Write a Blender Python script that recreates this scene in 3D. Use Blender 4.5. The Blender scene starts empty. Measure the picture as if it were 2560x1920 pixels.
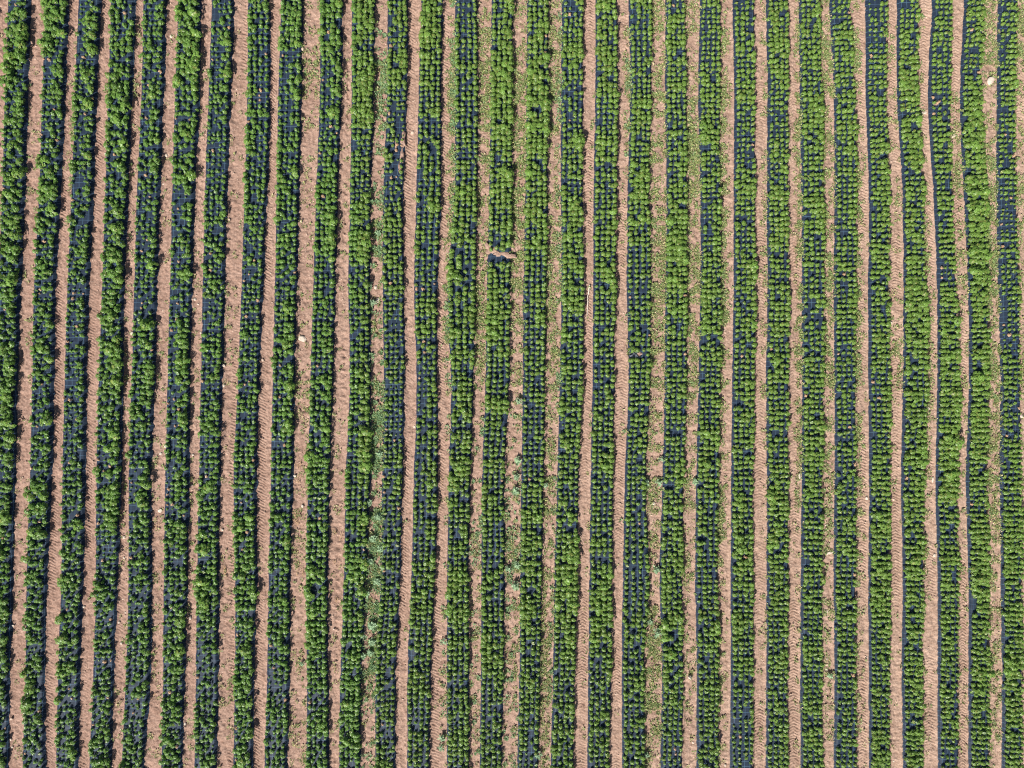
# Aerial view of a nursery field: soil strips, raised beds under black ground fabric, rows of leafy plants.
import bpy, math, random
import numpy as np

R = math.radians
rng = np.random.default_rng(7)
random.seed(7)
S = 0.02                       # metres per photo unit (2560 x 1920 units on the ground)
C = bpy.context.scene.collection

def X(px): return (np.asarray(px, float) - 1280.0) * S
def Y(py): return (960.0 - np.asarray(py, float)) * S

ORD = ['zeroth', 'first', 'second', 'third', 'fourth', 'fifth', 'sixth', 'seventh', 'eighth', 'ninth', 'tenth', 'eleventh',
       'twelfth', 'thirteenth', 'fourteenth', 'fifteenth', 'sixteenth', 'seventeenth', 'eighteenth', 'nineteenth',
       'twentieth', 'twenty-first', 'twenty-second', 'twenty-third', 'twenty-fourth', 'twenty-fifth', 'twenty-sixth',
       'twenty-seventh', 'twenty-eighth', 'twenty-ninth', 'thirtieth', 'thirty-first', 'thirty-second']

# ------------------------------------------------------------------ noise
class VNoise:
    def __init__(self, seed, n=256):
        self.t = np.random.default_rng(seed).random((n, n)) * 2 - 1
        self.n = n
    def __call__(self, x, y):
        x = np.asarray(x, float); y = np.asarray(y, float)
        xi = np.floor(x).astype(int); yi = np.floor(y).astype(int)
        fx = x - xi; fy = y - yi
        fx = fx * fx * (3 - 2 * fx); fy = fy * fy * (3 - 2 * fy)
        n = self.n
        x0 = xi % n; x1 = (xi + 1) % n; y0 = yi % n; y1 = (yi + 1) % n
        t = self.t
        return (t[x0, y0] * (1 - fx) + t[x1, y0] * fx) * (1 - fy) + (t[x0, y1] * (1 - fx) + t[x1, y1] * fx) * fy
N1, N2, N3, N4, N5 = (VNoise(s) for s in (11, 23, 37, 51, 67))

# ------------------------------------------------------------------ layout: soil strip edges
ROWS_Y = np.array([30, 240, 480, 720, 960, 1200, 1440, 1680, 1890], float)
# for each row: (section, [left right left right ...]) in section units (1.984 per photo unit, sections 640 wide)
EDGE = [
 [(-7,43,160,228,348,390,505,553,682,713,832,886,1003,1051,1165,1232), (74,125,238,320,432,477,592,654,757,818,928,988,1100,1167),
  (6,75,180,247,352,414,520,578,695,760,855,930,1035,1092,1200,1258), (97,150,248,302,405,480,588,636,742,808,908,966,1065,1135,1232,1290)],
 [(-32,28,143,213,330,373,487,540,660,704,818,870,995,1036,1150,1228), (75,112,230,318,428,475,588,650,750,807,920,985,1103,1163),
  (3,70,182,242,352,412,525,585,690,758,865,922,1028,1100,1203,1265), (97,155,265,322,428,482,583,637,737,790,898,948,1048,1130,1220,1275)],
 [(-44,14,134,197,308,358,470,524,642,682,800,856,972,1019,1132,1215), (60,104,218,299,408,467,572,632,733,796,920,985,1100,1157),
  (3,66,175,241,350,404,518,572,680,765,866,932,1032,1097,1205,1262), (98,163,270,327,437,497,597,662,765,816,908,967,1072,1128,1225,1280)],
 [(-62,-2,108,172,282,337,448,510,622,668,785,845,958,1007,1120,1199), (38,95,207,285,397,460,568,628,737,785,902,950,1090,1145),
  (-8,55,172,245,358,402,512,568,690,760,865,932,1035,1097,1205,1265), (100,165,275,323,432,493,595,668,775,834,928,988,1083,1137,1240,1295)],
 [(-72,-10,93,163,275,323,435,492,615,655,775,833,948,998,1107,1182), (20,84,195,270,385,465,570,635,740,797,903,967,1080,1138),
  (-15,53,163,235,350,398,507,577,685,755,865,922,1030,1090,1200,1258), (100,165,273,327,430,495,600,665,785,836,940,992,1085,1148,1245,1300)],
 [(-86,-20,82,151,262,313,430,480,608,641,755,822,943,989,1097,1160), (8,76,187,260,370,446,568,627,730,783,903,957,1065,1121),
  (-35,45,158,223,330,389,497,558,662,745,850,912,1025,1085,1193,1262), (97,165,267,327,432,498,600,657,765,827,930,978,1078,1145,1250,1305)],
 [(-97,-33,72,135,240,307,418,478,590,640,758,815,935,978,1090,1168), (10,65,173,249,360,438,548,620,717,772,888,948,1057,1118),
  (-35,40,150,210,327,383,497,549,680,730,843,907,1017,1083,1192,1260), (95,160,267,322,432,495,598,665,765,838,940,990,1085,1150,1253,1310)],
 [(-110,-42,58,130,229,291,403,466,570,628,752,811,922,973,1088,1167), (-5,57,170,254,362,419,525,593,697,752,870,947,1058,1115),
  (-41,37,140,203,312,377,490,543,655,742,847,915,1025,1083,1195,1260), (93,157,263,327,432,497,597,660,757,837,940,990,1088,1155,1253,1310)],
 [(-120,-52,50,118,232,283,397,448,558,609,722,804,910,968,1080,1160), (-10,44,158,252,365,413,520,593,695,751,862,947,1058,1110),
  (-50,25,132,192,303,373,480,545,660,735,842,912,1022,1078,1195,1257), (95,160,268,322,437,497,597,665,763,838,937,990,1090,1155,1252,1310)],
]
rows = []
for sec in EDGE:
    r = []
    for k, vals in enumerate(sec):
        v = np.array(vals, float).reshape(-1, 2) / 1.984 + 640 * k
        r.extend(v.tolist())
    rows.append(r)
E = np.array(rows)                                   # (9, strips, 2) in photo units
NS0 = E.shape[1]                                     # 31 strips, 0..30
# two more strips on either side, outside the photograph
def shifted(col, dx): return E[:, col:col + 1, :] + dx
E = np.concatenate([shifted(0, -170), shifted(0, -85), E, shifted(NS0 - 1, 84), shifted(NS0 - 1, 168)], axis=1)
OFF = 2                                              # index of strip 0 in E
NS = E.shape[1]

def cubic(yq, col):
    """Catmull-Rom through the row values, straight on outside"""
    y = ROWS_Y; n = len(y)
    m = np.gradient(col, y)
    yq = np.asarray(yq, float)
    i = np.clip(np.searchsorted(y, yq) - 1, 0, n - 2)
    h = y[i + 1] - y[i]; t = (yq - y[i]) / h
    tc = np.clip(t, 0, 1)
    t2 = tc * tc; t3 = t2 * tc
    v = (2*t3 - 3*t2 + 1)*col[i] + (t3 - 2*t2 + tc)*h*m[i] + (-2*t3 + 3*t2)*col[i+1] + (t3 - t2)*h*m[i+1]
    v = v + np.where(yq < y[0], (yq - y[0]) * m[0] * 0.5, 0) + np.where(yq > y[-1], (yq - y[-1]) * m[-1] * 0.5, 0)
    return v

def edge_x(s, side, yq):
    """x of a strip edge (s counts from the extended left), photo units; side 0 = left edge, 1 = right edge"""
    v = cubic(yq, E[:, s, side])
    k = s * 7.3 + side * 131.7
    if side == 0:
        v = v + 1.7 * N1(yq / 17.0, k + 0 * yq) + 1.1 * N2(yq / 6.0, k + 0 * yq) + 0.8 * N3(yq / 60.0, k + 0 * yq)
    else:
        v = v + 0.75 * N1(yq / 33.0, k + 0 * yq) + 0.45 * N2(yq / 7.0, k + 0 * yq)
    return v

# ------------------------------------------------------------------ materials
def new_mat(name):
    m = bpy.data.materials.new(name); m.use_nodes = True
    nt = m.node_tree
    for n in list(nt.nodes): nt.nodes.remove(n)
    out = nt.nodes.new('ShaderNodeOutputMaterial')
    return m, nt, out
def node(nt, kind, **kw):
    n = nt.nodes.new(kind)
    for k, v in kw.items():
        if k in n.inputs: n.inputs[k].default_value = v
        else: setattr(n, k, v)
    return n
def link(nt, a, b): nt.links.new(a, b)
def ramp(nt, fac, stops):
    r = nt.nodes.new('ShaderNodeValToRGB')
    el = r.color_ramp.elements
    el[0].position, el[0].color = stops[0][0], (*stops[0][1], 1)
    el[1].position, el[1].color = stops[-1][0], (*stops[-1][1], 1)
    for p, c in stops[1:-1]:
        e = el.new(p); e.color = (*c, 1)
    link(nt, fac, r.inputs['Fac'])
    return r
def mixc(nt, fac, a, b, mode='MIX'):
    m = nt.nodes.new('ShaderNodeMix'); m.data_type = 'RGBA'; m.blend_type = mode
    if isinstance(fac, (int, float)): m.inputs[0].default_value = fac
    else: link(nt, fac, m.inputs[0])
    for s, v in ((6, a), (7, b)):
        if isinstance(v, tuple): m.inputs[s].default_value = (*v, 1)
        else: link(nt, v, m.inputs[s])
    return m.outputs[2]

def soil_material():
    m, nt, out = new_mat('tan soil')
    geo = node(nt, 'ShaderNodeNewGeometry')
    n1 = node(nt, 'ShaderNodeTexNoise', Scale=14.0, Detail=9.0, Roughness=0.72)
    n2 = node(nt, 'ShaderNodeTexNoise', Scale=0.55, Detail=3.0)
    n3 = node(nt, 'ShaderNodeTexNoise', Scale=48.0, Detail=4.0, Roughness=0.7)
    n4 = node(nt, 'ShaderNodeTexNoise', Scale=3.2, Detail=5.0, Roughness=0.65)
    for n in (n1, n2, n3, n4): link(nt, geo.outputs['Position'], n.inputs['Vector'])
    fine = ramp(nt, n1.outputs['Fac'], [(0.30, (0.16, 0.098, 0.072)), (0.45, (0.325, 0.215, 0.165)), (0.56, (0.39, 0.268, 0.208)), (0.70, (0.54, 0.41, 0.335))])
    # redder, moister earth to the west of the field, paler earth to the east
    sep = node(nt, 'ShaderNodeSeparateXYZ'); link(nt, geo.outputs['Position'], sep.inputs[0])
    mr = node(nt, 'ShaderNodeMapRange'); mr.inputs[1].default_value = -22; mr.inputs[2].default_value = 24
    link(nt, sep.outputs['X'], mr.inputs[0])
    tint = mixc(nt, mr.outputs[0], (0.95, 0.91, 0.92), (1.07, 1.10, 1.09))
    c = mixc(nt, 1.0, fine.outputs[0], tint, 'MULTIPLY')
    patch = ramp(nt, n4.outputs['Fac'], [(0.32, (0.74, 0.70, 0.68)), (0.52, (1.0, 1.0, 1.0)), (0.70, (1.10, 1.10, 1.09))])
    c = mixc(nt, 0.9, c, patch.outputs[0], 'MULTIPLY')
    big = ramp(nt, n2.outputs['Fac'], [(0.35, (0.90, 0.88, 0.87)), (0.65, (1.06, 1.06, 1.06))])
    c = mixc(nt, 1.0, c, big.outputs[0], 'MULTIPLY')
    pale = ramp(nt, n3.outputs['Fac'], [(0.66, (0, 0, 0)), (0.74, (1, 1, 1))])
    c = mixc(nt, pale.outputs[0], c, (0.58, 0.46, 0.36))
    b = node(nt, 'ShaderNodeBsdfPrincipled', Roughness=0.95)
    b.inputs['Specular IOR Level'].default_value = 0.12
    link(nt, c, b.inputs['Base Color'])
    bump = node(nt, 'ShaderNodeBump', Strength=0.85, Distance=0.03)
    add = node(nt, 'ShaderNodeMath', operation='ADD'); link(nt, n1.outputs['Fac'], add.inputs[0])
    mul = node(nt, 'ShaderNodeMath', operation='MULTIPLY'); link(nt, n3.outputs['Fac'], mul.inputs[0]); mul.inputs[1].default_value = 0.45
    link(nt, mul.outputs[0], add.inputs[1]); link(nt, add.outputs[0], bump.inputs['Height'])
    link(nt, bump.outputs[0], b.inputs['Normal']); link(nt, b.outputs[0], out.inputs[0])
    return m

def fabric_material():
    m, nt, out = new_mat('woven black ground fabric')
    uv = node(nt, 'ShaderNodeUVMap')
    sep = node(nt, 'ShaderNodeSeparateXYZ'); link(nt, uv.outputs[0], sep.inputs[0])
    def lines(sock, width):
        fr = node(nt, 'ShaderNodeMath', operation='FRACT'); link(nt, sock, fr.inputs[0])
        lt = node(nt, 'ShaderNodeMath', operation='LESS_THAN'); link(nt, fr.outputs[0], lt.inputs[0]); lt.inputs[1].default_value = width
        return lt.outputs[0]
    mx = node(nt, 'ShaderNodeMath', operation='MAXIMUM')
    link(nt, lines(sep.outputs['X'], 0.055), mx.inputs[0]); link(nt, lines(sep.outputs['Y'], 0.06), mx.inputs[1])
    geo = node(nt, 'ShaderNodeNewGeometry')
    n1 = node(nt, 'ShaderNodeTexNoise', Scale=5.0, Detail=6.0, Roughness=0.65); link(nt, geo.outputs['Position'], n1.inputs['Vector'])
    n2 = node(nt, 'ShaderNodeTexNoise', Scale=0.8, Detail=3.0); link(nt, geo.outputs['Position'], n2.inputs['Vector'])
    base = ramp(nt, n1.outputs['Fac'], [(0.3, (0.015, 0.025, 0.044)), (0.62, (0.021, 0.033, 0.056)), (0.8, (0.040, 0.047, 0.062))])
    # streaks of fine dust along the sheet
    wv = node(nt, 'ShaderNodeTexNoise', Scale=1.0, Detail=5.0, Roughness=0.7)
    mp = node(nt, 'ShaderNodeMapping'); mp.inputs['Scale'].default_value = (11.0, 0.7, 1.0)
    link(nt, geo.outputs['Position'], mp.inputs[0]); link(nt, mp.outputs[0], wv.inputs['Vector'])
    dust = ramp(nt, wv.outputs['Fac'], [(0.52, (0, 0, 0)), (0.75, (1, 1, 1))])
    dm = node(nt, 'ShaderNodeMath', operation='MULTIPLY'); link(nt, dust.outputs[0], dm.inputs[0]); dm.inputs[1].default_value = 0.16
    c = mixc(nt, dm.outputs[0], base.outputs[0], (0.10, 0.10, 0.115))
    lf = node(nt, 'ShaderNodeMath', operation='MULTIPLY'); link(nt, mx.outputs[0], lf.inputs[0])
    lr = node(nt, 'ShaderNodeMapRange'); lr.inputs[1].default_value = 0.3; lr.inputs[2].default_value = 0.7; lr.inputs[3].default_value = 0.3; lr.inputs[4].default_value = 1.0
    link(nt, n2.outputs['Fac'], lr.inputs[0]); link(nt, lr.outputs[0], lf.inputs[1])
    c = mixc(nt, lf.outputs[0], c, (0.085, 0.155, 0.235))
    b = node(nt, 'ShaderNodeBsdfPrincipled', Roughness=0.55)
    b.inputs['Specular IOR Level'].default_value = 0.16
    link(nt, c, b.inputs['Base Color'])
    bump = node(nt, 'ShaderNodeBump', Strength=0.35, Distance=0.03); link(nt, n1.outputs['Fac'], bump.inputs['Height'])
    link(nt, bump.outputs[0], b.inputs['Normal']); link(nt, b.outputs[0], out.inputs[0])
    return m

def leaf_material(name, rough=0.45, transl=0.22):
    m, nt, out = new_mat(name)
    at = node(nt, 'ShaderNodeAttribute', attribute_name='Col')
    oi = node(nt, 'ShaderNodeObjectInfo')
    mr = node(nt, 'ShaderNodeMapRange'); mr.inputs[3].default_value = 0.88; mr.inputs[4].default_value = 1.12
    link(nt, oi.outputs['Random'], mr.inputs[0])
    mu = node(nt, 'ShaderNodeVectorMath', operation='SCALE'); link(nt, at.outputs['Color'], mu.inputs[0]); link(nt, mr.outputs[0], mu.inputs['Scale'])
    b = node(nt, 'ShaderNodeBsdfPrincipled', Roughness=rough)
    b.inputs['Specular IOR Level'].default_value = 0.35
    link(nt, mu.outputs[0], b.inputs['Base Color'])
    t = node(nt, 'ShaderNodeBsdfTranslucent')
    hs = node(nt, 'ShaderNodeHueSaturation', Saturation=1.1, Value=1.5); link(nt, mu.outputs[0], hs.inputs['Color']); link(nt, hs.outputs[0], t.inputs[0])
    mx = node(nt, 'ShaderNodeMixShader'); mx.inputs[0].default_value = transl
    link(nt, b.outputs[0], mx.inputs[1]); link(nt, t.outputs[0], mx.inputs[2]); link(nt, mx.outputs[0], out.inputs[0])
    return m

def stone_material(name, lo, hi):
    m, nt, out = new_mat(name)
    geo = node(nt, 'ShaderNodeNewGeometry')
    n1 = node(nt, 'ShaderNodeTexNoise', Scale=22.0, Detail=6.0, Roughness=0.65); link(nt, geo.outputs['Position'], n1.inputs['Vector'])
    r = ramp(nt, n1.outputs['Fac'], [(0.3, lo), (0.62, hi)])
    b = node(nt, 'ShaderNodeBsdfPrincipled', Roughness=0.85); link(nt, r.outputs[0], b.inputs['Base Color'])
    bump = node(nt, 'ShaderNodeBump', Strength=0.5, Distance=0.01); link(nt, n1.outputs['Fac'], bump.inputs['Height'])
    link(nt, bump.outputs[0], b.inputs['Normal']); link(nt, b.outputs[0], out.inputs[0])
    return m

M_SOIL = soil_material()
M_FABRIC = fabric_material()
M_LEAF = leaf_material('shrub leaf', 0.40, 0.25)
M_WEED = leaf_material('weed leaf', 0.6, 0.2)
M_STONE = stone_material('pale limestone', (0.42, 0.34, 0.27), (0.62, 0.53, 0.44))
M_STONE2 = stone_material('pinkish stone', (0.42, 0.29, 0.22), (0.62, 0.47, 0.37))
M_STALK = stone_material('dry root', (0.40, 0.24, 0.14), (0.68, 0.47, 0.28))
M_PLASTIC = stone_material('crumpled grey film', (0.16, 0.17, 0.20), (0.42, 0.44, 0.48))
M_LATH = stone_material('bleached wood', (0.62, 0.52, 0.43), (0.82, 0.74, 0.64))

# ------------------------------------------------------------------ mesh helper
def mesh_from(name, verts, faces, mat, cols=None, uvs=None, smooth=False):
    """verts (n,3); faces (m,k) array of one polygon size, or a list of polygons"""
    me = bpy.data.meshes.new(name)
    verts = np.asarray(verts, np.float32)
    if isinstance(faces, np.ndarray):
        k = faces.shape[1]
        me.vertices.add(len(verts)); me.vertices.foreach_set('co', verts.ravel())
        me.loops.add(faces.size); me.loops.foreach_set('vertex_index', faces.astype(np.int32).ravel())
        me.polygons.add(len(faces))
        me.polygons.foreach_set('loop_start', np.arange(0, faces.size, k, dtype=np.int32))
        me.update(calc_edges=True)
    else:
        me.from_pydata([tuple(map(float, v)) for v in verts], [], [tuple(map(int, f)) for f in faces])
    if cols is not None:
        a = me.attributes.new('Col', 'FLOAT_COLOR', 'POINT')
        a.data.foreach_set('color', np.concatenate([np.asarray(cols, np.float32), np.ones((len(cols), 1), np.float32)], 1).ravel())
    if uvs is not None:
        l = me.uv_layers.new(name='UVMap')
        idx = np.empty(len(me.loops), np.int32); me.loops.foreach_get('vertex_index', idx)
        l.data.foreach_set('uv', np.asarray(uvs, np.float32)[idx].ravel())
    me.polygons.foreach_set('use_smooth', np.full(len(me.polygons), smooth))
    me.materials.append(mat); me.update()
    return me
def put(name, me, loc=(0, 0, 0), rot=(0, 0, 0), sc=(1, 1, 1)):
    o = bpy.data.objects.new(name, me); C.objects.link(o)
    o.location = loc; o.rotation_euler = rot; o.scale = sc
    return o
def tag(o, label, cat, group=None):
    o['label'] = label; o['category'] = cat
    if group: o['group'] = group
    return o

# ------------------------------------------------------------------ ground: one sheet, ruts and raised beds in it
BED_H = 0.11
TREAD = {2: 'L', 3: 'L', 7: 'R', 8: 'L', 12: 'L', 13: 'L', 17: 'A', 18: 'A', 22: 'A', 23: 'A', 25: 'A', 26: 'A', 27: 'A', 28: 'A', 30: 'A', 21: 'l', 4: 'l', 10: 'D'}

def strip_z(s, u, py):
    """height of the soil at fraction u across strip s, photo row py"""
    x = cubic(py, E[:, s, 0]) * (1 - u) + cubic(py, E[:, s, 1]) * u
    clod = 0.017 * N1(x / 2.6, py / 2.6) + 0.026 * N2(x / 5.5, py / 5.5) + 0.028 * N3(x / 13.0, py / 13.0)
    lips = 0.045 * (np.clip((0.22 - u) / 0.22, 0, 1) + np.clip((u - 0.80) / 0.20, 0, 1))
    z = clod + lips
    k = TREAD.get(s - OFF)
    if k:
        pres = np.clip(0.65 + 1.1 * N4(py / 130.0, s * 3.1 + 0 * py), 0.12, 1.0)
        p = 7.2
        if k == 'A':
            ph = (py - np.abs(u - 0.5) * 17.0) / p
            win = np.clip(np.minimum(u - 0.06, 0.94 - u) / 0.1, 0, 1) * 1.0
        elif k in 'Ll':
            ph = (py - u * 17.0) / p
            win = np.clip(u / 0.06, 0, 1) * np.clip((0.66 - u) / 0.2, 0, 1) * (1.0 if k == 'L' else 0.6)
        elif k == 'R':
            ph = (py - u * 16.0) / 8.0
            win = np.clip((u - 0.55) / 0.15, 0, 1) * np.clip((1.0 - u) / 0.04, 0, 1)
        else:
            ph = (py + 3 * N2(py / 30., u * 0)) / 24.0
            win = np.exp(-((u - 0.62) / 0.13) ** 2) * 1.8
        ph = ph + 0.25 * N4(x / 8.0, py / 8.0)
        f = ph - np.floor(ph)
        lug = np.clip(1 - np.abs(f - 0.5) / 0.30, 0, 1)
        z = z * (1 - 0.35 * pres * win) + pres * win * (0.060 * lug - 0.032)
    return z

PY = np.concatenate([[-3000., -900., -300.], np.arange(-150, 2071, 1.75), [2220., 2900., 5000.]])
ny = len(PY)
ground_cols = []                                       # list of (x, z) columns in metres
NU = 19
for s in range(NS):
    xl, xr = edge_x(s, 0, PY), edge_x(s, 1, PY)
    for j in range(NU):
        u = j / (NU - 1)
        ground_cols.append((X(xl * (1 - u) + xr * u), strip_z(s, np.full(ny, u), PY)))
    if s + 1 < NS:
        nl = edge_x(s + 1, 0, PY)
        for u in (0.12, 0.35, 0.65, 0.88):             # under the fabric
            ground_cols.append((X(xr * (1 - u) + nl * u), np.full(ny, BED_H * 0.55 if 0.2 < u < 0.8 else BED_H * 0.25)))
x0 = ground_cols[0][0]; x1 = ground_cols[-1][0]
ground_cols = [(x0 - 300, 0 * x0 - 0.02), (x0 - 20, 0 * x0), (x0 - 3, 0 * x0)] + ground_cols + [(x1 + 3, 0 * x0), (x1 + 20, 0 * x0), (x1 + 300, 0 * x0 - 0.02)]
gx = np.stack([c[0] for c in ground_cols], 1); gz = np.stack([c[1] for c in ground_cols], 1)
gy = np.repeat(Y(PY)[:, None], gx.shape[1], 1)
gy[0] += 260; gy[-1] -= 260
nx = gx.shape[1]
idx = np.arange(ny * nx).reshape(ny, nx)
faces = np.stack([idx[1:, :-1], idx[1:, 1:], idx[:-1, 1:], idx[:-1, :-1]], -1).reshape(-1, 4)
g = put('ground', mesh_from('ground', np.stack([gx, gy, gz], -1).reshape(-1, 3), faces, M_SOIL, smooth=True))
g['kind'] = 'structure'
del gx, gy, gz, idx, faces

# ------------------------------------------------------------------ ground fabric, one sheet per bed
def bed_z(b_ext, f, py):
    """height of the fabric at fraction f across bed (between strip b_ext and b_ext + 1)"""
    f = np.asarray(f, float)
    prof = np.clip(np.minimum(f / 0.13, (1 - f) / 0.11), 0, 1)
    prof = prof * prof * (3 - 2 * prof)
    return 0.052 + BED_H * prof + 0.012 * np.sin(math.pi * f) + 0.012 * N3(py / 14.0, b_ext * 9.1 + f * 5) * prof + 0.006 * N2(py / 5.0, b_ext * 3.7 + f * 9) 

FY = np.concatenate([np.arange(-150, 2071, 4.0)])
FF = np.array([-0.0, 0.03, 0.07, 0.11, 0.16, 0.24, 0.33, 0.42, 0.5, 0.58, 0.67, 0.76, 0.83, 0.88, 0.92, 0.96, 1.0])
for be in range(NS - 1):
    b = be - OFF
    xl, xr = edge_x(be, 1, FY), edge_x(be + 1, 0, FY)
    fx = xl[:, None] * (1 - FF) + xr[:, None] * FF
    fz = bed_z(be, np.repeat(FF[None], len(FY), 0), np.repeat(FY[:, None], len(FF), 1))
    fy = np.repeat(FY[:, None], len(FF), 1)
    v = np.stack([X(fx), Y(fy), fz], -1).reshape(-1, 3)
    idx = np.arange(v.shape[0]).reshape(len(FY), len(FF))
    fc = np.stack([idx[1:, :-1], idx[1:, 1:], idx[:-1, 1:], idx[:-1, :-1]], -1).reshape(-1, 4)
    uu = (fx - fx[:, :1]) / 13.1 + 0.35
    vv = fy / 13.3 + random.random() + 0.10 * N3(fx / 30, fy / 30)
    o = put('ground_fabric', mesh_from('ground_fabric', v, fc, M_FABRIC, uvs=np.stack([uu, vv], -1).reshape(-1, 2), smooth=True))
    if 0 <= b <= 30:
        tag(o, f'black woven ground fabric under the plants of the {ORD[b + 1]} planted bed from the left', 'ground fabric', 'ground fabric sheets on the beds')
    else:
        tag(o, 'black woven ground fabric on a bed beyond the edge of the photo', 'ground fabric', 'ground fabric sheets on the beds')

# ------------------------------------------------------------------ leafy plants
LEVELS = {   # bed: pairs (west half, east half) of plant size for 24 cells from top to bottom
 0: '66 88 96 77 77 67  67 88 67 56 55 77  77 76 46 46 67 88  77 67 56 55 56 56',
 1: '77 86 46 56 66 87  67 55 76 46 65 66  56 56 66 87 76 54  65 64 55 85 65 64',
 2: '46 47 46 56 36 55  55 55 55 54 34 45  45 56 56 56 76 64  65 86 67 66 55 46',
 3: '65 56 87 78 77 66  57 57 57 68 79 68  78 68 68 68 57 56  65 56 55 55 55 57',
 4: '55 66 46 46 56 56  45 46 56 45 57 56  78 55 56 47 45 46  66 46 66 46 54 77',
 5: '88 89 88 55 67 78  36 45 46 46 47 48  48 56 46 57 57 56  45 77 66 56 65 66',
 6: '45 47 67 56 44 45  56 55 55 45 55 66  66 76 57 75 65 75  86 65 45 44 65 56',
 7: '65 64 65 65 64 75  65 65 54 44 65 65  55 55 66 67 87 77  77 66 67 77 66 66',
 8: '67 66 46 56 56 77  65 66 56 56 66 67  57 66 65 55 66 66  56 66 46 44 55 65',
 9: '66 77 46 56 46 56  67 67 65 55 66 56  67 77 88 66 86 76  76 86 75 56 66 66',
 10: '77 76 78 77 65 55  67 78 57 66 45 57  77 67 47 66 66 77  66 66 66 77 77 66',
 11: '55 56 66 43 63 43  55 65 55 65 43 44  44 43 55 45 44 53  55 55 55 54 65 64',
 12: '76 86 66 66 65 66  47 66 55 66 65 45  46 56 47 66 56 56  77 66 66 66 55 55',
 13: '35 55 66 56 45 65  77 76 76 77 77 66  66 66 77 65 66 56  88 66 66 55 66 66',
 14: '57 66 78 77 77 67  77 58 66 87 87 55  77 55 65 75 65 66  76 75 77 56 55 66',
 15: '57 76 88 88 77 76  67 67 65 56 56 55  55 45 55 66 66 76  76 76 66 65 65 44',
 16: '46 77 66 44 67 56  67 76 66 77 66 66  66 76 66 65 67 77  78 67 66 56 76 66',
 17: '76 66 67 56 77 65  57 66 67 56 66 56  56 66 67 55 66 66  77 88 55 66 66 56',
 18: '66 45 55 66 65 77  66 66 55 55 66 66  66 56 56 65 55 55  55 66 66 66 56 66',
 19: '55 66 66 55 67 56  77 88 77 66 56 55  56 54 56 65 66 77  76 87 65 65 55 44',
 20: '45 45 56 65 66 66  45 56 66 76 67 55  55 66 76 56 65 65  54 67 56 66 66 66',
 21: '44 65 56 56 44 76  55 66 57 56 56 56  66 76 56 75 76 76  66 76 66 55 35 44',
 22: '66 76 66 55 55 55  66 66 66 66 66 66  65 65 55 76 76 76  66 66 66 55 55 66',
 23: '56 66 55 67 66 65  67 66 66 45 55 66  65 67 65 65 66 66  66 55 66 65 66 66',
 24: '45 66 55 66 56 45  56 55 66 56 55 55  53 54 55 55 66 65  65 66 55 55 55 55',
 25: '34 44 55 55 55 66  56 65 66 56 66 56  57 46 66 66 77 76  77 66 56 65 55 66',
 26: '45 65 77 66 77 56  75 66 76 87 67 76  77 77 67 66 66 77  65 66 66 66 66 65',
 27: '45 54 55 44 55 55  45 55 34 66 76 77  67 78 78 78 56 66  55 55 54 65 56 44',
 28: '56 45 55 78 77 67  88 87 88 66 67 76  77 76 66 55 66 77  77 66 56 66 55 55',
 29: '44 45 45 45 45 45  33 44 44 45 33 55  54 54 56 55 66 77  66 66 76 66 66 66',
}
def make_plant(seed, r, n_shoots, leaf):
    """one bushy plant: shoots on a dome, each ending in a whorl of leaves. Returns verts (n,4,3) and colours (n,4,3)"""
    g = np.random.default_rng(seed)
    V, K = [], []
    ell = 1 + 0.18 * g.standard_normal(2)
    lob = g.random(3) * 6.28
    for i in range(n_shoots):
        # even spread over the upper dome
        q = (i + 0.5) / n_shoots
        cz = 1 - 0.98 * q                                  # height on the dome 1..0.02
        th = i * 2.39996 + g.normal(0, 0.35)
        rad = math.sqrt(max(0, 1 - cz * cz))
        lobe = 1 + 0.16 * math.sin(2 * th + lob[0]) + 0.12 * math.sin(3 * th + lob[1])
        rr = (r - 0.45 * leaf) * lobe * (1 + g.normal(0, 0.10)) * (0.84 + 0.16 * q)
        c = np.array([rad * math.cos(th) * rr * ell[0], rad * math.sin(th) * rr * ell[1], 0.03 + r * (0.40 + 1.10 * cz) * (1 + g.normal(0, 0.10))])
        up = np.array([rad * math.cos(th) * 0.75, rad * math.sin(th) * 0.75, 0.35 + cz]); up /= np.linalg.norm(up)
        t1 = np.cross(up, [0.3, 0.9, 0.1]); t1 /= np.linalg.norm(t1); t2 = np.cross(up, t1)
        nl = int(g.integers(5, 8))
        a0 = g.random() * 6.28
        young = g.random()
        shade = 0.85 + 0.3 * g.random()
        for k in range(nl):
            a = a0 + k * 6.283 / nl + g.normal(0, 0.15)
            d = t1 * math.cos(a) + t2 * math.sin(a)
            s = np.cross(up, d)
            L = leaf * (0.75 + 0.5 * g.random())
            droop = g.uniform(-0.15, 0.65)
            tip = d * math.cos(droop) - up * math.sin(droop)
            base = c + d * L * 0.08 + up * g.normal(0, 0.010)
            mid = base + tip * L * 0.55 + up * L * 0.08
            w = L * g.uniform(0.34, 0.46)
            V.append([base, mid - s * w - up * 0.15 * w, base + tip * L, mid + s * w - up * 0.15 * w])
            inner = np.array([0.205, 0.325, 0.062]) * shade
            outer = np.array([0.112, 0.228, 0.044]) * shade
            if young > 0.88: inner = np.array([0.32, 0.33, 0.09])
            m = 0.5 * (inner + outer) * (0.88 + 0.24 * g.random())
            K.append([inner, m, outer * (0.9 + 0.2 * g.random()), m])
    return np.array(V), np.array(K)

SMALL = [make_plant(100 + i, 0.075, 5, 0.062) for i in range(10)]
MEDIUM = [make_plant(200 + i, 0.125, 12, 0.064) for i in range(14)]
LARGE = [make_plant(300 + i, 0.20, 27, 0.066) for i in range(14)]

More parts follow.
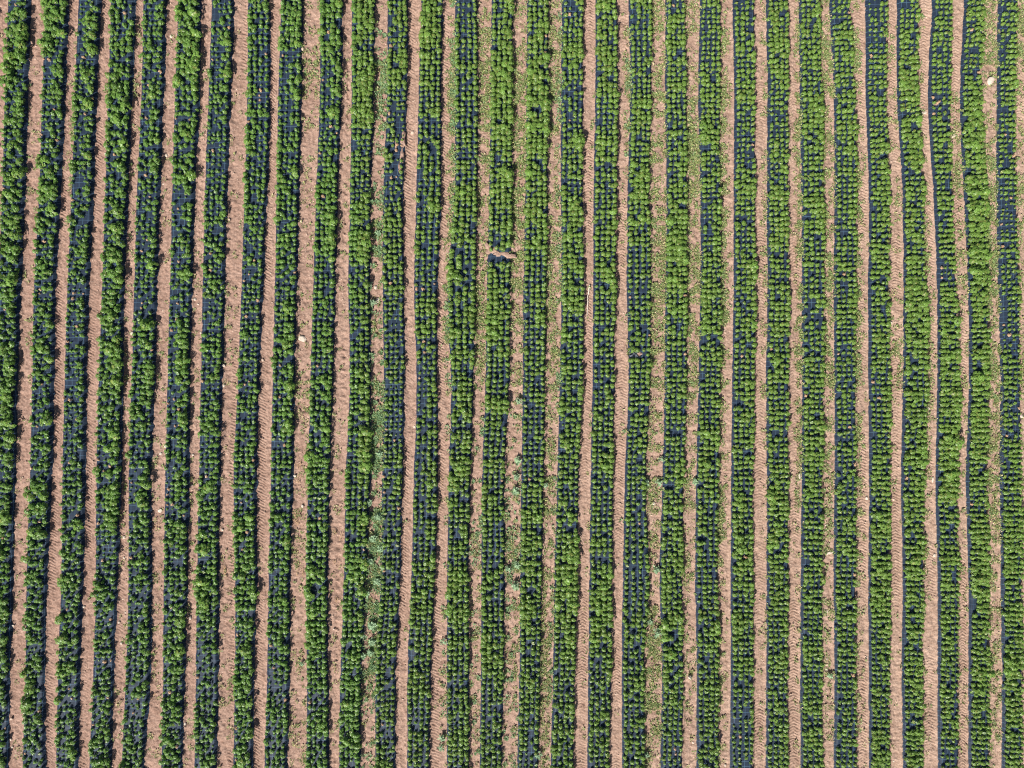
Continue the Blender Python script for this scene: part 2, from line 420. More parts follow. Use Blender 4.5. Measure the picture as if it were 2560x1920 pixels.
plants = []                                               # (bed, px, py, r in photo units, z, tint)
for be in range(NS - 1):
    b = be - OFF
    lv = LEVELS.get(b, LEVELS[29 if b > 29 else (3 if b == -1 else 0)]).split()
    lv = np.array([[int(c) for c in p] for p in lv], float)
    cell_y = (np.arange(24) + 0.5) * 80.0
    west = np.clip(1 - b / 13.0, 0, 1)                    # western beds: patchier, less regular
    jit = 1.5 + 1.5 * west
    amp = 0.24 + 0.26 * west
    y = -110 + 13.0 * rng.random()
    while y < 2030:
        for c in range(4):
            py = y + rng.normal(0, jit * 0.8)
            xl = float(edge_x(be, 1, np.array([py]))[0]); xr = float(edge_x(be + 1, 0, np.array([py]))[0])
            w = xr - xl
            a, e = xl + 8.0 + 1.5 * west, xr - 7.0 - 3.0 * west
            
            px = a + (e - a) * c / 3.0 + rng.normal(0, jit * 0.75)
            col = 0 if c < 2 else 1
            L = float(np.interp(py, cell_y, lv[:, col])) + 0.75 * (float(N5(px / 9.0, py / 40.0 + 50)))
            r = float(np.interp(L, [2, 3, 4, 5, 6, 7, 8, 9], [2.6, 3.6, 4.6, 5.6, 6.6, 8.0, 9.6, 11.0]))
            r *= 1 + amp * (1.25 * float(N4(px / 19.0, py / 19.0)) + 0.62 * rng.standard_normal())
            if c == 3: r *= 1.0 + 0.12 * west
            if c == 1 and west > 0.2 and rng.random() < 0.25: r *= 0.75
            r = min(max(r * (1 - 0.13 * west), 2.4), 13.0)
            if rng.random() < (0.12 if L < 4.5 else 0.05): continue
            f = (px - xl) / w
            if not 0.03 < f < 0.97: f = min(max(f, 0.03), 0.97)
            z = float(bed_z(be, f, py))
            if (px - 1597) ** 2 + (py - 886) ** 2 < 110 or (px - 1583) ** 2 + (py - 892) ** 2 < 90: continue
            if 1222 < px < 1290 and 626 < py < 652 and rng.random() < 0.75: continue
            if 980 < px < 1016 and 345 < py < 432 and rng.random() < 0.35: continue
            plants.append([b, px, py, r, z, rng.random(), rng.random()])
        y += 13.1 * (1 + 0.02 * rng.standard_normal())

# the largest plants are things of their own: the biggest of each bed, at most 300 altogether
seen = [p for p in plants if 0 <= p[0] <= 29 and 6 < p[1] < 2554 and 6 < p[2] < 1914]
seen.sort(key=lambda p: -p[3])
quota = {}
chosen = []
for p in seen:
    if len(chosen) >= 300: break
    if quota.get(p[0], 0) >= 17: continue
    if any(q[0] == p[0] and abs(q[2] - p[2]) < 26 and abs(q[1] - p[1]) < 26 for q in chosen): continue
    quota[p[0]] = quota.get(p[0], 0) + 1
    chosen.append(p)
for p in chosen: p[3] *= 1.06
limit = min(p[3] for p in chosen)
ids = set(id(p) for p in chosen)
GREENS = lambda px, t: np.array([0.96, 0.98, 1.0]) * (0.92 + 0.10 * np.clip(px / 2560, 0, 1)) * (0.90 + 0.22 * t) * (np.array([1.06, 1, 1]) if px > 900 else np.array([0.94, 1, 1]))

big_mesh = []
for V, K in LARGE:
    n = len(V)
    big_mesh.append(mesh_from('leafy_plant', V.reshape(-1, 3), np.arange(n * 4).reshape(n, 4), M_LEAF, K.reshape(-1, 3) * np.array([1.0, 1.0, 1.0])))
by_bed = {}
for p in chosen: by_bed.setdefault(p[0], []).append(p)
for b, ps in sorted(by_bed.items()):
    ps.sort(key=lambda p: p[2])
    for k, p in enumerate(ps):
        me = big_mesh[rng.integers(len(big_mesh))]
        sc = p[3] * S / 0.20
        o = put('leafy_plant', me, (float(X(p[1])), float(Y(p[2])), p[4] - 0.01), (0, 0, p[6] * 6.28), (sc, sc, sc * (0.85 + 0.2 * p[5])))
        tag(o, f'{ORD[k + 1]} from top of the biggest bushy green plants in the {ORD[b + 1]} bed from left', 'plant', 'largest bushy plants in the beds')

acc_v, acc_c = [], []
for p in plants:
    if id(p) in ids: continue
    b, px, py, r, z, t, rot = p
    r = min(r, limit) * S
    lib, r0 = (SMALL, 0.075) if r < 0.098 else ((MEDIUM, 0.125) if r < 0.158 else (LARGE, 0.20))
    V, K = lib[int(t * 9973) % len(lib)]
    sc = r / r0
    a = rot * 6.283; ca, sa = math.cos(a), math.sin(a)
    W = np.empty_like(V)
    W[..., 0] = (V[..., 0] * ca - V[..., 1] * sa) * sc + float(X(px))
    W[..., 1] = (V[..., 0] * sa + V[..., 1] * ca) * sc + float(Y(py))
    W[..., 2] = V[..., 2] * sc * (0.85 + 0.3 * ((rot * 37) % 1)) + z - 0.01
    col = K * GREENS(px, t)
    if r < 0.08 and (rot * 91) % 1 < 0.12: col = np.array([0.40, 0.27, 0.16]) * (K[..., 1:2] / 0.2)     # withered
    acc_v.append(W); acc_c.append(col)
V = np.concatenate(acc_v).reshape(-1, 3); K = np.concatenate(acc_c).reshape(-1, 3)
o = put('foliage', mesh_from('foliage', V, np.arange(len(V)).reshape(-1, 4), M_LEAF, K))
o['kind'] = 'stuff'
o['label'] = 'thousands of small green plants set in rows on the black fabric beds'; o['category'] = 'bedding plants'
print('plants', len(plants), 'leaves', len(V) // 4, 'limit', limit, 'chosen', len(chosen))
del acc_v, acc_c, V, K

# ------------------------------------------------------------------ weeds on the soil strips
#  strip: 24 cells of density top to bottom, side bias (c centre / all, r right, l left, e both edges), kind (g olive, b blue-green)
WEEDS = {
 0: ('111111111111111111111111', 'c'), 1: ('112122212221111121112112', 'c'), 2: ('123443301000000111110000', 'r'),
 3: ('001000000000010000110000', 'r'), 4: ('122112111222222122122212', 'c'), 5: ('110111211122223222232223', 'c'),
 6: ('112121122222112222211222', 'c'), 7: ('122322322332112212322433', 'c'), 8: ('000000100000000001000000', 'c'),
 9: ('455443332334443343434455', 'c'), 10: ('122322121112222222122222', 'c'), 11: ('158753676456887789888545', 'c'),
 12: ('000000100000000010010000', 'r'), 13: ('777755554454222221123434', 'r'), 14: ('677865656766344454343434', 'c'),
 15: ('778887777666444567555545', 'c'), 16: ('778644677766555554566656', 'c'), 17: ('111122211121111112121112', 'r'),
 18: ('355432222211110011000111', 'r'), 19: ('967776777776655654477777', 'c'), 20: ('856788788766544544434444', 'c'),
 21: ('465566766755444554344434', 'l'), 22: ('334333444333332222332233', 'r'), 23: ('544555566666555543322222', 'r'),
 24: ('887676666666555555455444', 'c'), 25: ('365356545556554544444343', 'l'), 26: ('244433433455322211111111', 'c'),
 27: ('223432444455444433332222', 'l'), 28: ('001456445433333222222222', 'c'), 29: ('976567788877776665555554', 'c'),
 30: ('874545555455333322222222', 'c'), 31: ('444444444444444444444444', 'c'), 32: ('444444444444444444444444', 'c'),
}
acc_v, acc_c = [], []
g = np.random.default_rng(5)
def tuft(cx, cy, cz, r, n, kind):
    for _ in range(n):
        a = g.random() * 6.283; d = r * math.sqrt(g.random())
        bx, by = cx + d * math.cos(a), cy + d * math.sin(a)
        
        L = g.uniform(0.045, 0.11) if kind != 'b' else g.uniform(0.06, 0.12)
        w = L * (g.uniform(0.13, 0.34) if kind != 'b' else g.uniform(0.22, 0.38))
        a2 = a + g.normal(0, 1.0)
        el = g.uniform(0.1, 0.9)
        tx, ty, tz = math.cos(a2) * math.cos(el) * L, math.sin(a2) * math.cos(el) * L, math.sin(el) * L
        sx, sy = -math.sin(a2) * w, math.cos(a2) * w
        h0 = cz + g.uniform(0.0, 0.035)
        sw = g.normal(0, 0.4) * w
        acc_v.append([[bx, by, h0], [bx + tx * .5 - sx, by + ty * .5 - sy, h0 + tz * .6 + sw], [bx + tx, by + ty, h0 + tz], [bx + tx * .5 + sx, by + ty * .5 + sy, h0 + tz * .6 - sw]])
        q = g.random()
        if kind == 'b': c = np.array([0.17, 0.27, 0.13]) * g.uniform(0.8, 1.5)
        elif q < 0.50: c = np.array([0.19, 0.26, 0.085]) * g.uniform(0.7, 1.4)
        elif q < 0.72: c = np.array([0.33, 0.34, 0.13]) * g.uniform(0.8, 1.4)
        elif q < 0.87: c = np.array([0.17, 0.26, 0.11]) * g.uniform(0.8, 1.3)
        else: c = np.array([0.50, 0.42, 0.25]) * g.uniform(0.8, 1.3)
        acc_c.append([c, c, c, c])
for sI, (dens, side) in WEEDS.items():
    s = sI + OFF
    for cell, ch in enumerate(dens):
        d = int(ch)
        n = int([0, 3, 6, 10, 17, 26, 36, 50, 66, 84][d] * (2.0 if d >= 5 else 1.7) * g.uniform(0.75, 1.25) * (1.25 if sI == 11 and d > 6 else 1))
        for _ in range(n):
            py = cell * 80 + g.uniform(-6, 86)
            if cell == 0: py = g.uniform(-70, 80)
            if cell == 23: py = g.uniform(1840, 1990)
            if side == 'r': u = 1.05 - abs(g.normal(0, 0.28))
            elif side == 'l': u = -0.02 + abs(g.normal(0, 0.34))
            elif sI == 11 and d >= 6: u = g.normal(0.62, 0.36)
            elif d >= 6: u = g.uniform(-0.04, 1.07)
            else: u = g.uniform(0.04, 1.0)
            if not -0.25 < u < 1.38: continue
            clump = float(N5(u * 2.2 + sI * 5.3, py / 16.0))
            if clump < 0.28 - d * 0.07 and g.random() < 0.88: continue
            xl = float(edge_x(s, 0, np.array([py]))[0]); xr = float(edge_x(s, 1, np.array([py]))[0])
            px = xl + (xr - xl) * u
            z = 0.02 if 0.1 < u < 0.9 else 0.05
            if u > 1.0 or u < 0.0: z = 0.09
            kind = 'g'
            if sI == 11 and g.random() < 0.45: kind = 'b'
            if sI in (13, 16, 18) and u > 0.7 and g.random() < 0.3: kind = 'b'
            if sI in (14, 15) and cell > 12 and g.random() < 0.35: kind = 'b'
            tuft(float(X(px)), float(Y(py)), z, g.uniform(0.03, 0.11), int(g.integers(8, 17)), kind)
V = np.array(acc_v); K = np.array(acc_c)
o = put('weeds', mesh_from('weeds', V.reshape(-1, 3), np.arange(len(V) * 4).reshape(-1, 4), M_WEED, K.reshape(-1, 3)))
o['kind'] = 'stuff'
o['label'] = 'low olive green weeds and grass growing over the bare soil strips'; o['category'] = 'weeds'
print('weed leaves', len(V))
del V, K, acc_v, acc_c

# which strip a point of the photo lies on, and how far across
def strip_at(px, py):
    best = None
    for sI in range(0, NS0):
        xl = float(cubic(np.array([py]), E[:, sI + OFF, 0])[0]); xr = float(cubic(np.array([py]), E[:, sI + OFF, 1])[0])
        d = 0 if xl <= px <= xr else min(abs(px - xl), abs(px - xr))
        if best is None or d < best[0]: best = (d, sI, (px - xl) / (xr - xl))
    return best
def floor_z(px, py):
    d, sI, u = strip_at(px, py)
    if d < 2:
        return float(strip_z(sI + OFF, np.array([min(max(u, 0), 1)]), np.array([float(py)]))[0])
    for b in range(0, NS0 - 1):
        xl = float(edge_x(b + OFF, 1, np.array([float(py)]))[0]); xr = float(edge_x(b + OFF + 1, 0, np.array([float(py)]))[0])
        if xl <= px <= xr: return float(bed_z(b + OFF, (px - xl) / (xr - xl), float(py)))
    return 0.05

# ------------------------------------------------------------------ blue-green thistles
THISTLES = [(950,1135,9),(925,1255,9),(946,1290,10),(934,1345,10),(953,1372,9),(925,1402,10),(960,1420,9),(945,1452,10),(920,1482,9),(932,1561,12),
 (906,1587,9),(932,1602,10),(909,1637,9),(927,1628,9),(933,758,9),(923,711,9),(947,584,8),(918,897,8),(919,943,9),(1297,1003,10),(1294,1151,11),
 (1291,1191,9),(1288,1226,11),(1364,1212,9),(1270,1420,9),(1613,1206,11),(1646,1206,9),(1652,1148,8),(1737,1203,9),(1639,1423,11),(1293,1411,10),
 (1110,1602,9),(1106,1842,10),(1103,1865,9),(757,1657,7),(1616,1455,9),(1625,1551,9),(1641,1579,12),(1288,1462,12),(1345,1884,10),(1615,1884,9),(2072,1687,8)]
def make_thistle(seed):
    q = np.random.default_rng(seed); V, K = [], []
    for i in range(8):
        a0 = i * 2.4; d0 = 0.12 * math.sqrt((i + .3) / 8)
        cx, cy, cz = d0 * math.cos(a0), d0 * math.sin(a0), 0.22 - d0 * 0.9
        for k in range(7):
            a = q.random() * 6.28; L = q.uniform(0.07, 0.13); el = q.uniform(-0.45, 0.6); w = L * 0.24
            t = np.array([math.cos(a) * math.cos(el), math.sin(a) * math.cos(el), math.sin(el)]) * L
            s = np.array([-math.sin(a) * w, math.cos(a) * w, q.normal(0, .01)])
            b0 = np.array([cx, cy, cz]) + q.normal(0, .012, 3)
            V.append([b0, b0 + t * .5 - s, b0 + t, b0 + t * .5 + s])
            c = np.array([0.24, 0.35, 0.20]) * q.uniform(0.75, 1.45)
            K.append([c, c * 1.1, c * 0.9, c * 1.1])
    return np.array(V), np.array(K)
th_mesh = []
for i in range(6):
    V, K = make_thistle(900 + i)
    th_mesh.append(mesh_from('thistle', V.reshape(-1, 3), np.arange(len(V) * 4).reshape(-1, 4), M_WEED, K.reshape(-1, 3)))
groups = {}
for px, py, r in THISTLES: groups.setdefault(strip_at(px, py)[1], []).append((py, px, r))
for sI, L in groups.items():
    L.sort()
    for k, (py, px, r) in enumerate(L):
        sc = r * S / 0.17
        o = put('thistle', th_mesh[(k * 3 + sI) % 6], (float(X(px)), float(Y(py)), 0.03), (0, 0, random.random() * 6.28), (sc, sc, sc))
        if len(L) == 1: lab = f'only pale blue-green thistle along the {ORD[sI + 1]} soil strip from the left'
        else: lab = f'{ORD[k + 1]} from top of the pale blue-green thistles along the {ORD[sI + 1]} soil strip from left'
        tag(o, lab, 'thistle', 'thistles along the soil strips')

# ------------------------------------------------------------------ stones
STONES = [(428,91,7,'w'),(418,139,4,'p'),(416,389,6,'p'),(263,385,4,'p'),(333,347,4,'p'),(408,460,4,'p'),(611,392,3,'p'),(757,124,7,'p'),(780,476,6,'p'),
 (873,366,3,'p'),(1031,333,8,'c'),(854,208,3,'p'),(1207,391,3,'w'),(2475,203,17,'W'),(2309,282,13,'f'),(2383,340,9,'w'),(2000,168,3,'w'),(2130,158,5,'p'),
 (332,834,8,'w'),(488,748,7,'w'),(496,761,4,'p'),(169,654,4,'p'),(409,654,3,'p'),(408,777,4,'p'),(561,914,7,'p'),(574,549,5,'p'),(317,957,5,'w'),
 (503,832,4,'w'),(496,630,3,'p'),(863,510,8,'p'),(753,555,7,'p'),(781,597,5,'w'),(767,587,3,'p'),(748,646,4,'p'),(756,847,16,'W'),(940,719,9,'w'),
 (944,751,11,'W'),(860,761,4,'p'),(857,749,3,'p'),(848,720,3,'p'),(657,900,6,'p'),(683,646,3,'p'),(676,683,3,'p'),(2228,807,5,'w'),(2477,843,5,'w'),
 (2473,811,3,'w'),(2335,603,3,'w'),(2321,636,4,'w'),(78,998,5,'w'),(401,1134,7,'w'),(401,1276,10,'w'),(483,1137,5,'w'),(480,1213,4,'w'),(415,1116,6,'w'),
 (557,1324,5,'w'),(310,1343,7,'w'),(308,1238,5,'p'),(477,1419,4,'w'),(311,1394,5,'w'),(493,1183,3,'w'),(561,964,6,'w'),(757,1265,7,'w'),(738,1189,6,'p'),
 (1036,1067,6,'p'),(853,1064,3,'w'),(1634,1258,8,'w'),(1810,1325,3,'w'),(2318,1021,8,'w'),(2552,1040,9,'W'),(2332,1200,11,'t'),(2166,1245,8,'w'),(2234,1249,6,'p'),
 (2073,1382,12,'f'),(2336,1388,8,'w'),(2065,1313,5,'w'),(1998,1189,11,'t'),(2409,1229,4,'w'),(2237,1218,3,'w'),(2319,1356,5,'w'),(210,1517,6,'w'),(477,1544,7,'w'),
 (304,1608,6,'w'),(463,1809,6,'w'),(35,1563,5,'w'),(31,1796,6,'p'),(28,1848,5,'w'),(31,1867,5,'w'),(298,1556,5,'w'),(298,1501,3,'w'),(307,1498,3,'w'),
 (314,1531,4,'w'),(120,1653,4,'w'),(302,1822,3,'w'),(116,1777,3,'w'),(835,1572,4,'w'),(1007,1748,4,'p'),(1197,1833,3,'p'),(1724,1691,11,'T'),(1540,1736,6,'c'),
 (1732,1856,5,'w'),(1795,1886,6,'w'),(1813,1913,6,'w'),(1721,1508,3,'w'),(1901,1760,4,'w'),(2113,1521,6,'w'),(2068,1647,5,'p'),(2066,1662,6,'p'),(2067,1674,6,'w'),
 (2068,1528,5,'w'),(2167,1644,4,'w'),(2234,1903,4,'w'),(1992,1770,4,'w')]
def icosphere(sub):
    import bmesh
    bm = bmesh.new(); bmesh.ops.create_icosphere(bm, subdivisions=sub, radius=1.0)
    v = np.array([x.co[:] for x in bm.verts]); f = np.array([[y.index for y in x.verts] for x in bm.faces]); bm.free()
    return v, f
IV, IF = icosphere(3)
stone_lib = []
for i in range(8):
    q = np.random.default_rng(400 + i)
    v = IV.copy()
    for _ in range(11):                                   # chop facets off a ball
        n = q.standard_normal(3); n /= np.linalg.norm(n); h = q.uniform(0.62, 0.92)
        d = v @ n - h
        v = v - np.clip(d, 0, None)[:, None] * n * 0.93
    v *= 1 + 0.03 * q.standard_normal((len(v), 1))
    v *= np.array([1.15, 0.95, 0.8])
    stone_lib.append((v, IF))
stone_me = {}
for i, (v, f) in enumerate(stone_lib):
    stone_me[i, 0] = mesh_from('stone', v, f, M_STONE); stone_me[i, 1] = mesh_from('stone', v, f, M_STONE2)
groups = {}
for st in STONES: groups.setdefault(strip_at(st[0], st[1])[1], []).append(st)
SPECIAL = {(428, 91): 'white rounded stone near the top of the sixth soil strip from left',
 (2475, 203): 'largest flat white stone, near the top of the thirtieth soil strip from left',
 (756, 847): 'big blocky white stone in the middle of the tenth soil strip from left',
 (2309, 282): 'long low pale stone lying across the twenty-eighth soil strip from left',
 (2383, 340): 'pale stone among weeds on the twenty-ninth soil strip from left, near the top',
 (332, 834): 'white oval stone at the right fabric edge midway along the fifth soil strip',
 (1724, 1691): 'tall white standing stone with long shadow low on the twenty-first soil strip',
 (944, 751): 'lower of two big white stones beside dark weeds on the twelfth soil strip from left',
 (940, 719): 'upper of two big white stones beside dark weeds on the twelfth soil strip from left',
 (863, 510): 'rounded pinkish stone in a hollow of the eleventh soil strip from left',
 (1031, 333): 'earth-coloured stone beside a dark hole on the thirteenth soil strip',
 (2332, 1200): 'tall narrow white stone at the fabric edge of the twenty-eighth soil strip from left',
 (2073, 1382): 'broad flat pale stone with pointed end on the twenty-fifth soil strip from left',
 (1998, 1189): 'narrow pale stone at the right edge of the twenty-fourth soil strip from left',
 (2552, 1040): 'white stone at the right border of the photo on the last soil strip',
 (2113, 1521): 'pale stone lying on black fabric among plants in the twenty-fifth bed from left'}
for sI, L in groups.items():
    L.sort(key=lambda t: t[1])
    for k, (px, py, r, kd) in enumerate(L):
        R0 = r * S * 0.56
        sx, sy, sz = R0, R0, R0 * 0.75
        rz = random.random() * 6.28
        if kd == 'W': sx, sy, sz = R0 * 1.05, R0 * 1.0, R0 * 0.55
        if kd == 'f': sx, sy, sz, rz = R0 * 1.3, R0 * 0.6, R0 * 0.5, 0.25
        if kd == 't': sx, sy, sz, rz = R0 * 1.2, R0 * 0.55, R0 * 0.7, 1.55
        if kd == 'T': sx, sy, sz = R0 * 0.8, R0 * 0.85, R0 * 1.9
        me = stone_me[int(random.random() * 8), 1 if kd in 'pc' and random.random() < (1.0 if kd == 'c' else 0.75) else 0]
        o = put('stone', me, (float(X(px)), float(Y(py)), floor_z(px, py) + sz * 0.42), (random.uniform(-.2, .2), random.uniform(-.2, .2), rz), (sx, sy, sz))
        size = 'small' if r < 5 else ('medium' if r < 8 else 'large')
        tone = 'pinkish' if me.materials[0] is M_STONE2 else 'pale'
        lab = SPECIAL.get((px, py), f'{size} {tone} stone, {ORD[k + 1]} from top on the {ORD[sI + 1]} soil strip from left')
        tag(o, lab, 'stone', 'stones on the soil strips')

# ------------------------------------------------------------------ pebbles: uncountable small gravel and clods on the strips
q = np.random.default_rng(77)
pv, pf = icosphere(1)
acc, nP = [], 0
for sI in range(-1, NS0 + 1):
    s = sI + OFF
    n = int(190 + 170 * np.clip(sI / 30, 0, 1))
    py = q.uniform(-60, 1990, n); u = q.uniform(0.03, 0.97, n)
    xl, xr = edge_x(s, 0, py), edge_x(s, 1, py)
    px = xl + (xr - xl) * u
    zz = strip_z(s, u, py)
    r = q.uniform(0.008, 0.026, n) * np.where(q.random(n) < 0.1, 1.5, 1.0)
    for i in range(n):
        w = pv * (1 + 0.18 * q.standard_normal((len(pv), 1))) * r[i] * np.array([1.2, .9, .7])
        acc.append(w + np.array([float(X(px[i])), float(Y(py[i])), zz[i] + r[i] * 0.3])); nP += 1
V = np.concatenate(acc); F = (pf[None] + (np.arange(nP) * len(pv))[:, None, None]).reshape(-1, 3)
o = put('gravel', mesh_from('gravel', V, F, M_STONE2)); o['kind'] = 'stuff'
o['label'] = 'loose clods and pebbles scattered over the soil strips'; o['category'] = 'gravel'

# ------------------------------------------------------------------ soil washed over the fabric
def soil_patch(cx, cy, rx, ry, seed, h=0.035):
    q = np.random.default_rng(seed); ph = q.random(4) * 6.28
    nr, na = 9, 40; V, F = [], []
    z0 = max(floor_z(cx + a * rx * .6, cy + c * ry * .6) for a in (-1, 0, 1) for c in (-1, 0, 1))
    V.append((float(X(cx)), float(Y(cy)), z0 + h))
    for i in range(1, nr + 1):
        for j in range(na):
            a = j / na * 6.283; f = i / nr
            k = 1 + .2 * math.sin(2 * a + ph[0]) + .16 * math.sin(3 * a + ph[1]) + .12 * math.sin(5 * a + ph[2]) + .1 * math.sin(9 * a + ph[3])
            px, py = cx + rx * k * f * math.cos(a), cy + ry * k * f * math.sin(a)
            V.append((float(X(px)), float(Y(py)), z0 + h * (1 - f ** 2) - 0.05 * f ** 6 + 0.012 * float(N1(px / 2.5, py / 2.5)) * (1 - f ** 4)))
    for j in range(na): F.append((0, 1 + j, 1 + (j + 1) % na))
    for i in range(nr - 1):
        for j in range(na):
            a, b = 1 + i * na + j, 1 + i * na + (j + 1) % na
            F.append((a, a + na, b + na, b))
    F = [tuple(reversed(f)) for f in F]
    o = put('soil', mesh_from('soil', V, F, M_SOIL, smooth=True)); o['kind'] = 'structure'
for args in [(1232, 628, 14, 9, 1), (1250, 636, 17, 8, 2), (1272, 640, 16, 9, 3), (1222, 620, 9, 12, 4), (1563, 884, 12, 17, 5), (1597, 886, 8, 7, 6),
             (1009, 352, 7, 20, 7), (1006, 392, 5, 22, 8), (1001, 423, 6, 11, 9), (991, 368, 3, 14, 10), (984, 352, 3, 8, 11), (2334, 264, 5, 4, 12), (1283, 618, 6, 14, 13)]:
    soil_patch(*args)

# ------------------------------------------------------------------ crumpled film and torn fabric
def sheet(name, cx, cy, w, h, rot, seed, label, mat, amp=0.04):
    q = np.random.default_rng(seed); n = 12; V, F = [], []
    off = q.random(2) * 90
    for i in range(n + 1):
        for j in range(n + 1):
            u, v = j / n - .5, i / n - .5
            k = 1 + .25 * float(N2(off[0] + u * 3, off[1] + v * 3))
            V.append((u * w * S * k, v * h * S * k, amp * (1 + float(N1(off[0] + u * 9 + v * 3, off[1] + v * 2.5)) * 1.1) + 0.0))
    for i in range(n):
        for j in range(n):
            a = i * (n + 1) + j; F.append((a, a + 1, a + n + 2, a + n + 1))
    me = mesh_from(name, V, F, mat)
    o = put(name, me, (float(X(cx)), float(Y(cy)), floor_z(cx, cy) + 0.015), (0, 0, rot))
    md = o.modifiers.new('thickness', 'SOLIDIFY'); md.thickness = 0.004
    return tag(o, label, name.replace('_', ' '))
M_FLAP = stone_material('torn fabric', (0.030, 0.036, 0.052), (0.17, 0.19, 0.23))
sheet('torn_fabric', 1583, 892, 17, 15, -0.9, 1, 'wrinkled torn flap of dark fabric beside a small soil heap in the nineteenth bed', M_FLAP, 0.05)
sheet('plastic_scrap', 256, 1052, 9, 14, 0.3, 2, 'grey crumpled plastic scrap at left edge of the fourth planted bed from left', M_PLASTIC)
sheet('plastic_scrap', 282, 1027, 12, 4, -0.3, 3, 'thin grey plastic scrap between bushy plants in the fourth planted bed', M_PLASTIC)
sheet('plastic_scrap', 368, 1272, 10, 9, 0.6, 4, 'grey plastic scrap at right edge of the fifth planted bed near big pale stone', M_PLASTIC)
sheet('plastic_scrap', 621, 1684, 16, 4, -0.2, 5, 'long white plastic scrap lying across the eighth planted bed near the bottom', M_LATH, 0.03)
sheet('plastic_scrap', 2, 1872, 7, 14, 0.1, 6, 'pale plastic scrap at the left border of the photo near the bottom', M_PLASTIC)

# ------------------------------------------------------------------ bleached lath, in splinters, and dry roots
def tube(pts, r0, r1, n=5):
    V, F = [], []
    pts = np.array(pts)
    for i, p in enumerate(pts):
        t = pts[min(i + 1, len(pts) - 1)] - pts[max(i - 1, 0)]; t /= np.linalg.norm(t) + 1e-9
        s = np.cross(t, [0, 0, 1]); s /= np.linalg.norm(s) + 1e-9; u = np.cross(s, t)
        r = r0 + (r1 - r0) * i / (len(pts) - 1)
        for k in range(n):
            a = k / n * 6.283; V.append(p + (s * math.cos(a) + u * math.sin(a)) * r)
    for i in range(len(pts) - 1):
        for k in range(n):
            F.append((i * n + k, i * n + (k + 1) % n, (i + 1) * n + (k + 1) % n, (i + 1) * n + k))
    F.append(tuple(range(n))[::-1]); F.append(tuple((len(pts) - 1) * n + k for k in range(n)))
    return np.array(V), F
lath_spots = [((1474, 713), (1471, 726), 2.3), ((1472.5, 724), (1470.5, 737), 2.2), ((1469, 738), (1468, 752), 1.3), ((1469.5, 752), (1468.5, 768), 1.6), ((1468.5, 769), (1467.5, 789), 1.2)]
V, F = [], []
for a, b, w in lath_spots:
    p0 = np.array([float(X(a[0])), float(Y(a[1])), 0.035]); p1 = np.array([float(X(b[0])), float(Y(b[1])), 0.045])
    pts = [p0 + (p1 - p0) * t + np.array([random.uniform(-.006, .006), 0, 0.012 * math.sin(t * 3)]) for t in (0, .2, .45, .7, 1)]
    tv, tf = tube(pts, w * S * 0.7, w * S * 0.45, 6)
    tv[:, 2] = 0.04 + (tv[:, 2] - 0.04) * 0.6 + 0.012
    F += [tuple(i + len(V) for i in f) for f in tf]; V += tv.tolist()
o = put('wooden_lath', mesh_from('wooden_lath', np.array(V), F, M_LATH))
tag(o, 'bleached splintered wooden lath lying lengthwise on the bare eighteenth soil strip from left', 'wooden lath')

ROOTS = [(750, 1165, 16, 'straggly dry root bundle above a forked root on the tenth soil strip from left'), (747, 1205, 15, 'pale forked dry root on the tenth soil strip from left, below a straggly bundle'),
 (742, 1290, 15, 'dry stick bundle just below a white stone on the tenth soil strip from left'), (745, 1310, 17, 'tangled orange-brown roots lowest on the tenth soil strip above weed patches'),
 (752, 1440, 15, 'curved dry root in the weeds on the tenth soil strip, lowest there'), (849, 1340, 15, 'reddish dry roots on the eleventh soil strip from left, upper of its bundles'),
 (842, 1500, 13, 'tangle of dry roots on the eleventh soil strip from left, lowest of its bundles'), (840, 1408, 11, 'thin forked dry root on the eleventh soil strip, middle of its bundles'),
 (392, 1315, 15, 'orange dry stalks on the sixth soil strip below its largest pale stone'), (400, 1425, 12, 'straw-coloured stalks on the sixth soil strip, below the orange stalks'),
 (566, 1430, 17, 'straw-coloured stalk bundle on the eighth soil strip from left, lower half'), (402, 1010, 11, 'small spray of dry stalks on the sixth soil strip, topmost there'),
 (1105, 1203, 9, 'single thin dry root on the fourteenth soil strip from left'), (384, 1740, 9, 'few dry stalks low on the sixth soil strip near weeds')]
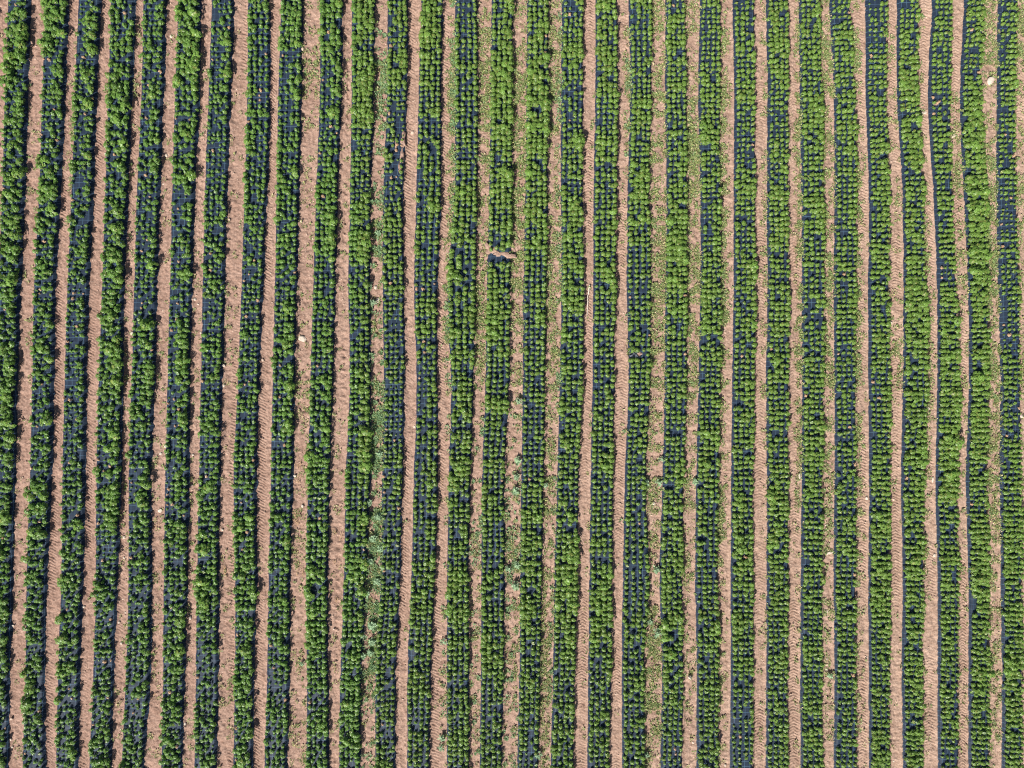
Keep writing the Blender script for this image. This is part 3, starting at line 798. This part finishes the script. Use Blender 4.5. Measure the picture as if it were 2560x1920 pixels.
for px, py, r, lab in ROOTS:
    V, F = [], []
    for k in range(max(3, int(r * 0.62))):
        a = random.gauss(1.57, 0.75); L = r * S * random.uniform(0.5, 1.25)
        cx, cy = float(X(px)) + random.gauss(0, r * S * 0.3), float(Y(py)) + random.gauss(0, r * S * 0.4)
        bend = random.gauss(0, 1.0); pts = []
        x_, y_ = cx, cy
        for i in range(7):
            pts.append((x_, y_, 0.035 + 0.03 * math.sin(i / 6 * 3.1) + k * 0.002))
            x_ += math.cos(a) * L / 6; y_ += math.sin(a) * L / 6; a += bend / 6
        tv, tf = tube(pts, 0.011, 0.005, 4)
        F += [tuple(i + len(V) for i in f) for f in tf]; V += tv.tolist()
    o = put('dry_roots', mesh_from('dry_roots', np.array(V), F, M_STALK)); tag(o, lab, 'dry roots', 'dry root bundles on the soil strips')

# ------------------------------------------------------------------ daylight
SUN_EL, SH = R(43), np.array([0.47, 0.88])               # shadows fall up and to the right in the photo
SH = SH / np.linalg.norm(SH)
to_sun = np.array([-SH[0] * math.cos(SUN_EL), -SH[1] * math.cos(SUN_EL), math.sin(SUN_EL)])
from mathutils import Vector
sun = bpy.data.lights.new('sun', 'SUN'); sun.energy = 5.0; sun.angle = R(0.55); sun.color = (1.0, 0.955, 0.88)
so = bpy.data.objects.new('sun', sun); C.objects.link(so); so.location = (0, 0, 60)
so.rotation_euler = Vector((-to_sun).tolist()).to_track_quat('-Z', 'Y').to_euler()
w = bpy.data.worlds.new('World'); bpy.context.scene.world = w; w.use_nodes = True
nt = w.node_tree
sky = nt.nodes.new('ShaderNodeTexSky'); sky.sky_type = 'NISHITA'; sky.sun_disc = False
sky.sun_elevation = SUN_EL; sky.sun_rotation = math.atan2(to_sun[0], to_sun[1])
bg = nt.nodes['Background']; bg.inputs['Strength'].default_value = 0.05
nt.links.new(sky.outputs[0], bg.inputs['Color'])

# ------------------------------------------------------------------ camera: straight down from a drone
cam = bpy.data.cameras.new('camera'); co = bpy.data.objects.new('camera', cam); C.objects.link(co)
HF = R(70)
co.location = (0, 0, 25.6 / math.tan(HF / 2)); co.rotation_euler = (0, 0, 0)
cam.sensor_width = 36; cam.lens = 18 / math.tan(HF / 2); cam.clip_end = 2000
sc = bpy.context.scene
sc.camera = co
sc.view_settings.view_transform = 'Standard'; sc.view_settings.look = 'None'; sc.view_settings.gamma = 1
sc.view_settings.exposure = 0.62
sc.cycles.max_bounces = 6; sc.cycles.diffuse_bounces = 3; sc.cycles.glossy_bounces = 2; sc.cycles.transmission_bounces = 4
sc.cycles.filter_width = 1.15
sc.cycles.use_denoising = False
